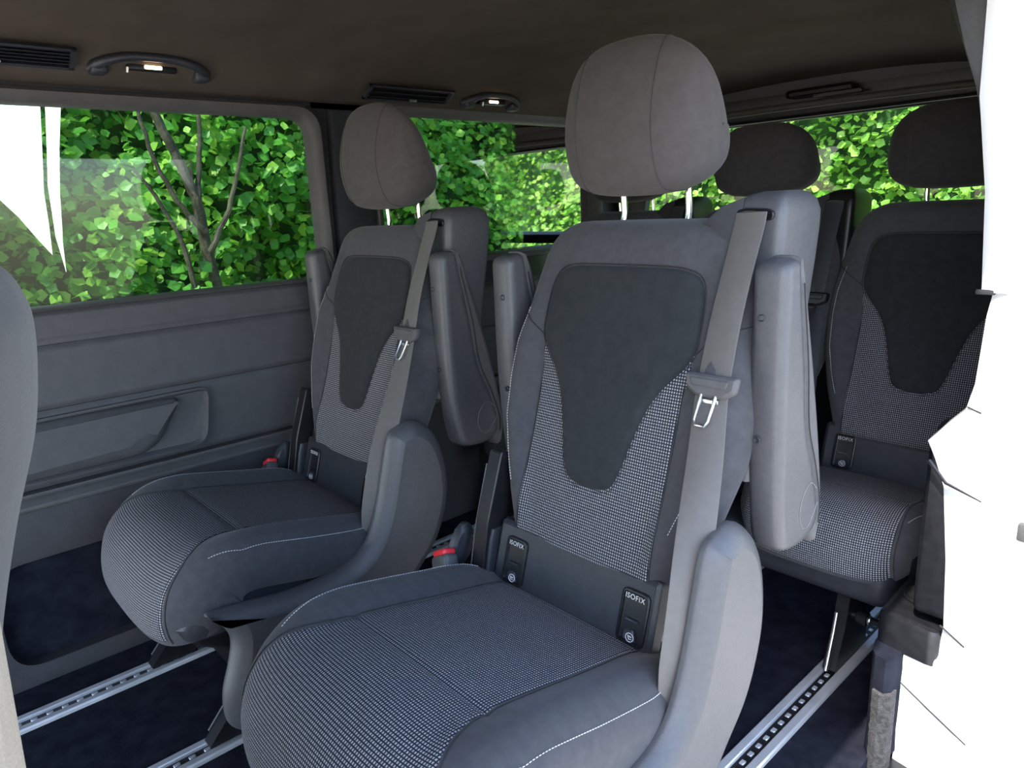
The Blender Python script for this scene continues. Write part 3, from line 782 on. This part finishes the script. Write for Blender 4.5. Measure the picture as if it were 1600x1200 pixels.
def belt_tower(parent, xc, dy=0.0, hi=True, mat=None):
    S = Vector((xc, dy, 0))
    # hollow-looking tower: rounded box leaning with the backrest
    rows = []
    for z, x0, x1, y0, y1 in ((.62, -.19, -.250, -.955, -1.06), (.80, -.19, -.256, -.985, -1.10), (.95, -.185, -.259, -1.000, -1.128), (1.0, -.180, -.260, -1.004, -1.135), (1.025, -.178, -.260, -1.006, -1.136), (1.042, -.182, -.256, -1.012, -1.130), (1.052, -.192, -.248, -1.024, -1.118), (1.056, -.205, -.243, -1.04, -1.10)):
        rr = .016
        poly = round_poly([(x0, y0), (x1, y0), (x1, y1), (x0, y1)], rr, 4)
        rows.append([Vector((a, b, z)) + S for a, b in poly])
    mb = MB(); mb.loft(rows); T = mb.build('belt_tower', mat or M_PLAST, parent, angle=50); T['label'] = 'plastic belt guide tower on the seat shoulder'
    # inner wing blending to the backrest top
    mb = MB(); mb.loft([[Vector(p) + S for p in r] for r in (
        [(-.100, -1.005, .985), (-.100, -1.06, .985), (-.100, -1.06, .995), (-.100, -1.005, .995)],
        [(-.135, -.992, .975), (-.135, -1.07, .975), (-.135, -1.07, 1.016), (-.135, -.998, 1.012)],
        [(-.165, -.985, .965), (-.165, -1.08, .965), (-.165, -1.08, 1.042), (-.165, -.995, 1.036)],
        [(-.195, -.99, .965), (-.195, -1.09, .965), (-.195, -1.09, 1.050), (-.195, -1.01, 1.048)])]); mb.build('tower_wing', M_DPLAST if mat is None else mat, T)
    # slot
    F = lambda u, v, w: Vector((u, -1.006 + w, v)) + S
    mb = MB(); mb.slab(round_poly([(-.246, 1.014), (-.186, 1.014), (-.184, 1.028), (-.200, 1.033), (-.235, 1.031), (-.248, 1.026)], .006, 4), F, [(0, -.01), (0, .003), (.002, .0045), (.004, .002)]); mb.build('belt_slot', M_BLACK, T)
    return T

def belt(parent, xc, dy=0.0, mat=None, tongue_mat=None, lower=True):
    S = Vector((xc, dy, 0))
    c = [(-.216, -.995, 1.026), (-.216, -.988, 1.005), (-.215, -.965, .95), (-.213, -.935, .87), (-.212, -.914, .80), (-.214, -.900, .76), (-.232, -.858, .68), (-.250, -.812, .60), (-.261, -.776, .52), (-.264, -.752, .44), (-.264, -.738, .375), (-.264, -.735, .335)]
    w = [(1, -.10, 0), (1, -.10, 0), (1, -.10, 0), (1, -.05, 0), (1, 0, 0), (1, .05, 0), (1, .25, 0), (1, .6, 0), (.75, 1, 0), (.55, 1, 0), (.5, 1, 0), (.5, 1, 0)]
    n = 5 if lower else 5
    C = [Vector(p) + S for p in c]
    P = smooth_open(C, 5); Wd = smooth_open([Vector(v).normalized() for v in w], 5)
    ww = [.052] * len(P)
    for i in range(len(P)): ww[i] = interp([(0, .052), (.85, .054), (.95, .042), (1, .03)], i / (len(P) - 1))
    mb = MB(); mb.ribbon(P, Wd, ww); Bt = mb.build('seat_belt', mat or M_BELT, parent, angle=60)
    # tongue
    o = Vector((-.2125, -.9065, .781)) + S; wx = Vector((1, .0, 0)).normalized(); dn = Vector((0, -.16, 1)).normalized(); nn = wx.cross(dn).normalized()
    if nn.y < 0: nn = -nn
    F = lambda u, v, h: o + wx * u * 1.08 + dn * v * 1.15 + nn * h
    mb = MB(); mb.slab(round_poly([(-.040, .013), (-.037, -.008), (-.020, -.017), (.020, -.017), (.037, -.008), (.041, .013)], .005, 3), F, [(.002, -.006), (0, -.003), (0, .006), (.002, .009), (.005, .011)])
    mb.slab(round_poly([(-.030, .008), (-.026, -.003), (.026, -.003), (.031, .008)], .003, 3), F, [(0, .010), (0, .012), (.002, .0135)])
    T = mb.build('latch_tongue', tongue_mat or M_PAD, Bt); T['label'] = 'grey moulded belt tongue with steel loop'
    mb = MB()
    lp = [F(-.011, -.013, .008), F(-.0105, -.046, .022), F(-.007, -.052, .024), F(.007, -.052, .024), F(.0105, -.046, .022), F(.011, -.013, .008)]
    mb.ribbon(smooth_open(lp, 4), nn, .0045, .002) if False else mb.tube(lp, .0026, 8)
    mb.box((-.016, -.0015, -.004), (.016, .0015, .003), .001, 1, Matrix.Translation(F(0, -.021, .007))); mb.build('steel_loop', tongue_mat or M_METAL, T)
    return Bt

def recliner(parent, side):
    x = parent.location.x
    X = lambda u: x + side * u
    # upright bracket with metal edge, oval knob, buckle
    mb = MB(); out = round_poly([(-.80, .350), (-.775, .350), (-.80, .47), (-.845, .60), (-.875, .59), (-.85, .47)], .008, 3)
    mb.slab(out, lambda u, v, h: Vector((X(h), u, v)), [(.002, .200), (0, .202), (0, .232), (.003, .235)]); B = mb.build('recliner_bracket', M_BLACK, parent)
    mb = MB(); mb.tube([(X(.235), -.775, .352), (X(.235), -.80, .46), (X(.235), -.835, .57)], .0014, 6); mb.build('metal_edge', M_PLAST, B)
    mb = MB(); mb.loft([[Vector((X(u), y, z)) for u, y in round_poly([(.195, yo), (.228, yo), (.228, yo - .03), (.195, yo - .03)], .008, 3)] for z, yo in ((.352, -.783), (.43, -.800), (.452, -.808))]); mb.build('bracket_cover', M_DPLAST, B)
    mb = MB(); mb.lathe([(.004, .0), (.028, .002), (.036, .010), (.036, .02), (.030, .024), (.004, .025)], (X(.262) if side > 0 else X(.262), -.79, .40), 'x', 20)
    for i, v in enumerate(mb.v): mb.v[i] = (v[0], -.79 + (v[1] + .79) * .75 + (v[2] - .40) * -.35, .40 + (v[2] - .40) * 1.25)
    mb.build('recline_knob', M_DPLAST, B)
    mb = MB(); mb.tube([(X(.300 - .02), -.765, .37), (X(.290), -.79, .43)], .0016, 6); mb.build('knob_trim', M_METAL, B)
def buckle(parent, side):
    x = parent.location.x; X = lambda u: x + side * u
    Mx = Matrix.Translation((X(.272), -.745, .380)) @ Matrix.Rotation(math.radians(-28 * side * -1), 4, 'Y') @ Matrix.Rotation(math.radians(18), 4, 'X') @ Matrix.Scale(1.3, 4)
    mb = MB(); mb.box((-.022, -.012, -.055), (.022, .012, .012), .006, 3, Mx); B = mb.build('belt_buckle', M_PLAST, parent)
    mb = MB(); mb.box((-.018, -.0105, .010), (.018, .0105, .020), .004, 3, Mx); mb.build('release_button', M_RED, B)['label'] = 'red release button'

def base_and_feet(parent, rails):
    x = parent.location.x
    mb = MB(); rows = []
    for z, w, y0, y1 in ((.275, .235, -.33, -.83), (.25, .235, -.35, -.83), (.19, .20, -.42, -.80), (.10, .17, -.46, -.78), (.045, .165, -.47, -.77)):
        rows.append([Vector((x + a, b, z)) for a, b in round_poly([(-w, y0), (w, y0), (w, y1), (-w, y1)], .03, 4)])
    mb.loft(rows); mb.build('pedestal', M_BLACK, parent, angle=40)
    mb = MB(); rows = []
    for z, w, y0, y1 in ((.335, .245, -.34, -.83), (.30, .25, -.315, -.83), (.270, .245, -.325, -.83), (.262, .235, -.35, -.82)):
        rows.append([Vector((x + a, b, z)) for a, b in round_poly([(-w, y0), (w, y0), (w, y1), (-w, y1)], .05, 5)])
    mb.loft(rows); mb.build('seat_pan', M_DPLAST, parent, angle=40)
    for rx in rails:
        for y in (-.42, -.76):
            mb = MB(); mb.slab(round_poly([(y + .075, .012), (y - .03, .012), (y - .05, .10), (y - .01, .10), (y + .03, .06)], .008, 3), lambda u, v, h: Vector((rx + h, u, v)), [(0, -.016), (0, .016)])
            mb.slab(round_poly([(y + .03, .008), (y - .03, .008), (y - .03, .05), (y + .01, .05)], .004, 2), lambda u, v, h: Vector((rx + h, u, v)), [(0, -.009), (0, .009)])
            f = mb.build('foot', M_BLACK, parent)
            mb = MB(); mb.tube([(rx + .018, y + .06, .03), (rx + .018, y + .01, .085)], .003, 6); mb.build('locking_lever', M_DPLAST, f)

def captain_seat(xc, label):
    t = thing('captain_seat', (xc, -.65, 0), label, 'seat', 'pair of captain seats')
    seat_back(t, xc); headrest(t, xc + .018); cushion(t, xc, (CF, CFR, CHW, CL), wl=WL)
    isofix(t, xc)
    armrest(t, -.243, -.298, 0.0, 'near-side armrest folded upright')
    armrest(t, .250, .305, .022, 'far-side armrest folded upright')
    side_shell(t); belt_tower(t, xc); belt(t, xc); recliner(t, 1); buckle(t, 1)
    return t
S1 = captain_seat(-.403, 'front centre grey captain seat, nearest the camera, folded-up armrests')
base_and_feet(S1, (-.225, -.60))
S2 = captain_seat(.387, 'grey captain seat by the far side window, behind and left of the nearest one')
base_and_feet(S2, (.187, .56))

# ------------------------------------------------------------------ rear bench of three places
bench = thing('rear_bench', (-.10, -1.70, 0), 'three-place grey bench in the back row, below the rear window', 'bench seat')
M_HRD = noise_mat('rear_headrest_fabric', (.034, .032, .036), (.042, .040, .044), 60, .95, .25, 900, sheen=.08, spec=.2)
BCP = [(-1.785, .345), (-1.74, .362), (-1.68, .375), (-1.62, .388), (-1.56, .402), (-1.51, .410), (-1.47, .405), (-1.435, .385), (-1.415, .355), (-1.405, .320), (-1.404, .285), (-1.41, .262)]
BFN = make_cushion_fn(BCP, W=.205)
BWL = [(0, .155), (.3, .158), (.5, .162), (.62, .165), (.75, .168), (1, .165)]
for i, xc in enumerate((-.60, -.11, .38)):
    seat_back(bench, xc, -.95, hi=(i == 0)); headrest(bench, xc + .01, -.95, M_HRD, -.012, .80)
    cushion(bench, xc + (.055 if i == 0 else 0.02), BFN, wl=BWL)
    isofix(bench, xc, -.965 + .0)
    if i > 0: belt_tower(bench, xc, -.95, mat=M_BLACK); belt(bench, xc, -.95, M_DPLAST, M_BLACK)
mb = MB(); mb.box((-.712, -1.82, .20), (.60, -1.425, .30), .03, 4); mb.build('skirt', M_DPLAST, bench)
mb = MB(); mb.box((-.69, -1.80, .165), (.56, -1.50, .22), .02, 3); mb.build('frame', M_BLACK, bench)
for rx in (-.60, -.225, .187, .56):
    y = -1.48
    mb = MB(); mb.slab(round_poly([(y + .05, .012), (y - .12, .012), (y - .10, .18), (y - .01, .18), (y + .01, .10)], .01, 3), lambda u, v, h: Vector((rx + h, u, v)), [(0, -.014), (0, .014)])
    mb.lathe([(.012, -.012), (.016, -.010), (.016, .010), (.012, .012)], (rx - .036, y - .03, .125), 'x', 16)
    mb.lathe([(.008, -.05), (.008, .02)], (rx - .03, y - .03, .125), 'x', 12)
    f = mb.build('foot', M_BLACK, bench)
    mb = MB(); mb.tube([(rx + .002, y + .058, .018), (rx + .002, y + .03, .10), (rx + .002, y + .018, .145)], .0052, 10); mb.build('locking_lever', M_METAL, f)['label'] = 'steel release rod'
    mb = MB(); mb.lathe([(.010, -.003), (.011, 0), (.010, .003)], (rx - .050, y - .03, .125), 'x', 16); mb.build('bolt', M_METAL, f)

# ------------------------------------------------------------------ front seat at the left edge
fs = thing('front_seat', (-.42, -.05, 0), 'ribbed grey back of a front-row seat cut off at the left edge', 'seat')
M_FSB = noise_mat('front_seat_fabric', (.080, .077, .078), (.086, .083, .083), 50, .95, .3, 700, sheen=.15, spec=.2)
rows = []
RT = [(.30, -.02), (.55, .01), (.70, .035), (.81, .070), (.863, .1057), (.915, .132), (.958, .1455), (.986, .149), (1.013, .142), (1.026, .127), (1.034, .10), (1.040, .07), (1.046, .03)]
for z, w in ((.30, .20), (.42, .22), (.55, .235), (.67, .245), (.756, .25), (.84, .25), (.905, .25), (.95, .245), (.985, .235), (1.005, .22), (1.022, .205), (1.032, .18), (1.040, .14), (1.044, .09), (1.046, .03)):
    row = []; rel = []
    for k in range(49):
        cu = -cos(pi * k / 48); r = abs(cu)
        rel.append((-.425 + w * cu, .11 - .11 * (1 - r ** 4) ** .5 + .0009 * (k % 2)))
    ratio = interp(RT, z)
    yb = max(-ratio * (x + 1.175) - yr for x, yr in rel)
    row = [Vector((x, yb + yr, z)) for x, yr in rel]
    for k in range(1, 24):
        a = pi * k / 24; row.append(Vector((-.425 + w * cos(a), yb + .11 + .09 * (1 - abs(cos(a)) ** 4) ** .5, z)))
    rows.append(row)
# interpolate rows smoothly
sm_rows = []
for i in range(len(rows) - 1):
    for j in range(4):
        t = j / 4; r = []
        for k in range(len(rows[0])):
            p = [rows[max(i - 1, 0)][k], rows[i][k], rows[i + 1][k], rows[min(i + 2, len(rows) - 1)][k]]
            r.append(0.5 * ((2 * p[1]) + (-p[0] + p[2]) * t + (2 * p[0] - 5 * p[1] + 4 * p[2] - p[3]) * t * t + (-p[0] + 3 * p[1] - 3 * p[2] + p[3]) * t ** 3))
        sm_rows.append(r)
sm_rows.append(rows[-1])
mb = MB(); mb.loft(sm_rows); mb.build('backrest', M_FSB, fs, angle=60)
headrest(fs, -.425, 1.12)
mb = MB(); mb.box((-.64, .02, .012), (-.20, .45, .32), .04, 3); mb.build('seat_base', M_BLACK, fs)

# ------------------------------------------------------------------ overhead: vents, grab handles with lamps
def vent(y0, y1, z0, z1, xs, label, slats, open_=True):
    t = thing('air_vent', (xs, (y0 + y1) / 2, z0), label, 'air vent')
    # frame plane leaning inward along the roof cove
    def F(u, v, w):
        z = lerp(z0, z1, v); x = lerp(xs + .004, xs - .047, v)
        return Vector((x - w * .8, u, z - w * .6))
    L = abs(y1 - y0); o = round_poly([(y0, 0), (y1, 0), (y1, 1), (y0, 1)], 0.0, 1)
    mb = MB()
    for a in ((y0, y0 + .010), (y1 - .010, y1)):
        mb.add([F(a[0], 0, 0), F(a[1], 0, 0), F(a[1], 1, 0), F(a[0], 1, 0), F(a[0], 0, .012), F(a[1], 0, .012), F(a[1], 1, .012), F(a[0], 1, .012)], [(0, 1, 2, 3), (7, 6, 5, 4), (0, 4, 5, 1), (1, 5, 6, 2), (2, 6, 7, 3), (3, 7, 4, 0)])
    for a in ((0, .12), (.88, 1)):
        mb.add([F(y0, a[0], 0), F(y1, a[0], 0), F(y1, a[1], 0), F(y0, a[1], 0), F(y0, a[0], .012), F(y1, a[0], .012), F(y1, a[1], .012), F(y0, a[1], .012)], [(0, 1, 2, 3), (7, 6, 5, 4), (0, 4, 5, 1), (1, 5, 6, 2), (2, 6, 7, 3), (3, 7, 4, 0)])
    mb.build('frame', M_DPLAST, t, smooth=False)
    mb = MB(); mb.add([F(y0, 0, .001), F(y1, 0, .001), F(y1, 1, .001), F(y0, 1, .001)], [(0, 1, 2, 3)]); mb.build('duct', M_BLACK, t, smooth=False)
    for k in range(slats):
        v = .2 + .62 * k / max(1, slats - 1); mb = MB()
        mb.add([F(y0 + .01, v, .002), F(y1 - .01, v, .002), F(y1 - .01, v + .07, .010), F(y0 + .01, v + .07, .010), F(y0 + .01, v - .02, .002), F(y1 - .01, v - .02, .002), F(y1 - .01, v + .045, .0105), F(y0 + .01, v + .045, .0105)], [(0, 1, 2, 3), (7, 6, 5, 4), (0, 4, 5, 1), (1, 5, 6, 2), (2, 6, 7, 3), (3, 7, 4, 0)])
        mb.build('slat', M_DPLAST, t, smooth=False)
    c = F((y0 * .55 + y1 * .45), .2, .013); mb = MB(); mb.box((-.004, -.012, -.003), (.004, .012, .003), .001, 2, Matrix.Translation(c)); mb.build('thumb_slider', M_METAL, t)
    return t
vent(-.447, -.12, 1.388, 1.421, .70, 'long slatted black air vent at the top left, above the front side window', 5)
vent(-1.47, -1.17, 1.372, 1.404, .70, 'dark flat air vent above the window-side headrest', 3)
def grab(y0, y1, zt, zb, x, label):
    t = thing('grab_handle', (x, (y0 + y1) / 2, zb), label, 'grab handle')
    L = y1 - y0
    pts = [(x + .012, y0, zb + .012), (x - .012, y0 + L * .03, zb + .014), (x - .028, y0 + L * .14, zt - .010), (x - .032, y0 + L * .3, zt - .002), (x - .033, y0 + L * .5, zt), (x - .032, y0 + L * .7, zt - .002), (x - .028, y0 + L * .86, zt - .010), (x - .012, y0 + L * .97, zb + .014), (x + .012, y1, zb + .012)]
    P = smooth_open(pts, 5); n = len(P)
    rr = [.0095 + .004 * (abs(2 * i / (n - 1) - 1) ** 3) for i in range(n)]
    mb = MB(); mb.tube(P, rr, 12); mb.build('grip', M_DPLAST, t)
    for y in (y0 + .012 * (1 if L > 0 else -1), y1 - .012 * (1 if L > 0 else -1)):
        mb = MB(); mb.box((x - .014, y - .018, zb - .006), (x + .03, y + .018, zb + .02), .008, 3); mb.build('end_mount', M_DPLAST, t)
    yc = (y0 + y1) / 2
    mb = MB(); mb.box((x - .008, yc - .055, zb + .008), (x + .02, yc + .055, zb + .026), .004, 3); mb.build('lamp_housing', M_BLACK, t)
    mb = MB(); mb.box((x - .012, yc - .02, zb + .012), (x - .006, yc + .018, zb + .0195), .002, 2); mb.build('reading_lamp', M_LAMP, t)['label'] = 'small lit warm lamp lens'
    mb = MB(); mb.tube([(x - .006, yc + L * -.22, zb + .016), (x - .016, yc + L * -.23, zb + .010), (x - .014, yc + L * -.235, zb)], .003, 8); mb.build('coat_hook', M_METAL, t)
grab(-.485, -.735, 1.418, 1.385, .70, 'dark grab handle with lit lamp above the front side window')
grab(-1.555, -1.78, 1.405, 1.372, .705, 'dark grab handle with lit lamp above the rear side window')

# ------------------------------------------------------------------ outside
gm = MB(); gm.add([(-14, -14, -.55), (14, -14, -.55), (14, 12, -.55), (-14, 12, -.55)], [(0, 1, 2, 3)]); G = gm.build('ground', M_GROUND, smooth=False); G['kind'] = 'structure'

def leaf_mesh(sz):
    """folded broad leaf, 8 faces"""
    v = [(0, 0, 0), (.30, .28, .05), (.44, .62, .03), (0, 1, -.06), (-.44, .62, .03), (-.30, .28, .05), (0, .35, -.02), (0, .68, -.02)]
    f = [(0, 1, 6), (1, 2, 7, 6), (2, 3, 7), (0, 6, 5), (6, 7, 4, 5), (7, 3, 4)]
    return [Vector(a) * sz for a in v], f
def rand_rot(face):
    """random leaf orientation, blade mostly facing 'face' and up, tip drooping"""
    n = (Vector(face) * random.uniform(.2, 1.1) + Vector((random.gauss(0, .55), random.gauss(0, .55), random.uniform(.1, 1.0)))).normalized()
    tip = Vector((random.gauss(0, 1), random.gauss(0, 1), random.uniform(-1.3, .3)))
    tip = (tip - n * tip.dot(n)).normalized(); x = tip.cross(n)
    return Matrix((x, tip, n)).transposed()
CAMP = Vector((-1.175, 0, 1.05))
def hedge(name, label, spots_fn, n, face, mat, base, near_key, core_fn):
    t = thing(name, base, label, 'hedge')
    pos = [spots_fn() for _ in range(n)]
    pos.sort(key=near_key)
    protos = []
    for k in range(5):
        v, f = leaf_mesh(.055 + .006 * k); me = bpy.data.meshes.new('leaf'); me.from_pydata([tuple(a) for a in v], [], f); me.materials.append(mat); protos.append(me)
    for p in pos[:300]:
        o = bpy.data.objects.new('leaf', random.choice(protos)); COL.objects.link(o); o.parent = t
        m = rand_rot(face).to_4x4(); m.translation = p - Vector(base); o.matrix_basis = m
    mb = MB(); V = mb.v; Fc = mb.f
    for p in pos[300:]:
        v, f = leaf_mesh(random.uniform(.035, .08)); m = rand_rot(face); o = len(V)
        V.extend([tuple(m @ a + p) for a in v]); Fc.extend([tuple(i + o for i in q) for q in f])
    org = Vector(base); me = bpy.data.meshes.new('foliage'); me.from_pydata([tuple(Vector(v) - org) for v in V], [], Fc); me.materials.append(mat)
    fo = bpy.data.objects.new('foliage', me); COL.objects.link(fo); fo.parent = t; fo['kind'] = 'stuff'
    core_fn().build('shade_backing', M_CORE, t, kind='stuff')
    return t
def bump(a, b): return .16 * sin(a * 2.3 + b * 1.7) + .12 * sin(a * 5.1 - b * 3.9 + 1) + .06 * sin(a * 11 + b * 9)
def side_spot():
    y = random.uniform(-5.0, 1.2); z = random.uniform(-.3, 2.7)
    return Vector((2.75 + bump(y, z) + abs(random.gauss(0, .22)), y, z))
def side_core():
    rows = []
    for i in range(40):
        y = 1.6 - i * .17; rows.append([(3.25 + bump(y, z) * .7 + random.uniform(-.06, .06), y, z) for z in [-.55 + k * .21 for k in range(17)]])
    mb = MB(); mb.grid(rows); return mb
def win_dist(p):
    d = p - CAMP; a = d.normalized(); # prefer the ones in the line of the side window
    return abs(a.z - .02) * 3 + abs(a.y / max(.01, a.x) + .42) * 1.2 + .25 * d.length
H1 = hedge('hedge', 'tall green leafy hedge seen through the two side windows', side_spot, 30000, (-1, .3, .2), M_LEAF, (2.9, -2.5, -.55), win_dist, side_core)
def rear_spot():
    x = random.uniform(-3.5, 3.4); z = random.uniform(-.3, 2.8)
    return Vector((x, -5.4 + bump(x + 3, z) - abs(random.gauss(0, .22)), z))
def rear_core():
    rows = []
    for i in range(34):
        x = -4.0 + i * .225; rows.append([(x, -5.9 + bump(x, z) * .7 + random.uniform(-.06, .06), z) for z in [-.55 + k * .21 for k in range(18)]])
    mb = MB(); mb.grid(rows); return mb
def win_dist2(p):
    d = p - CAMP; return abs(d.x / -d.y - .40) * 2 + abs(d.z / -d.y - .03) * 2
H2 = hedge('hedge', 'bright yellow-green sunlit hedge seen through the rear window', rear_spot, 20000, (0, 1, .4), M_LEAF2, (-.4, -5.5, -.55), win_dist2, rear_core)

def bough(pts, r0, r1, label, name='branch'):
    P = smooth_open(pts, 6); n = len(P)
    mb = MB(); mb.tube([p + Vector((random.uniform(-.006, .006), random.uniform(-.006, .006), 0)) for p in P], [lerp(r0, r1, i / (n - 1)) for i in range(n)], 8); return mb
tree = H1
bough([(2.55, -1.36, -.55), (2.55, -1.38, .4), (2.55, -1.34, .95), (2.5, -1.30, 1.2), (2.5, -1.22, 1.42), (2.5, -1.10, 1.75), (2.5, -.98, 2.2)], .035, .016, '').build('trunk', M_BARK, tree)['label'] = 'dark forked trunk'
for pts in ([(2.5, -1.31, 1.12), (2.5, -1.36, 1.4), (2.5, -1.42, 1.9)], [(2.5, -1.33, 1.0), (2.5, -1.22, 1.15), (2.5, -1.12, 1.45), (2.5, -1.10, 1.8)], [(2.5, -1.34, .9), (2.5, -1.48, 1.15), (2.5, -1.6, 1.5)], [(2.5, -1.26, .6), (2.5, -1.2, 1.0), (2.5, -1.05, 1.3)]):
    bough(pts, .016, .007, '').build('branch', M_BARK, tree)

# white sheet added outside the front side window as its reflection (pointed lower tips)
cl = thing('reflection_sheet', (1.5, -.45, .9), 'brilliant white pointed sheet added outside the left of the side window as a reflection', 'stand-in sheet')
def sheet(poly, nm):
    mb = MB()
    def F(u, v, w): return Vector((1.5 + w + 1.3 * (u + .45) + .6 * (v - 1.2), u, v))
    mb.slab(poly, F, [(0, -.002), (0, .002)]); return mb.build(nm, M_REFL, cl, smooth=False)
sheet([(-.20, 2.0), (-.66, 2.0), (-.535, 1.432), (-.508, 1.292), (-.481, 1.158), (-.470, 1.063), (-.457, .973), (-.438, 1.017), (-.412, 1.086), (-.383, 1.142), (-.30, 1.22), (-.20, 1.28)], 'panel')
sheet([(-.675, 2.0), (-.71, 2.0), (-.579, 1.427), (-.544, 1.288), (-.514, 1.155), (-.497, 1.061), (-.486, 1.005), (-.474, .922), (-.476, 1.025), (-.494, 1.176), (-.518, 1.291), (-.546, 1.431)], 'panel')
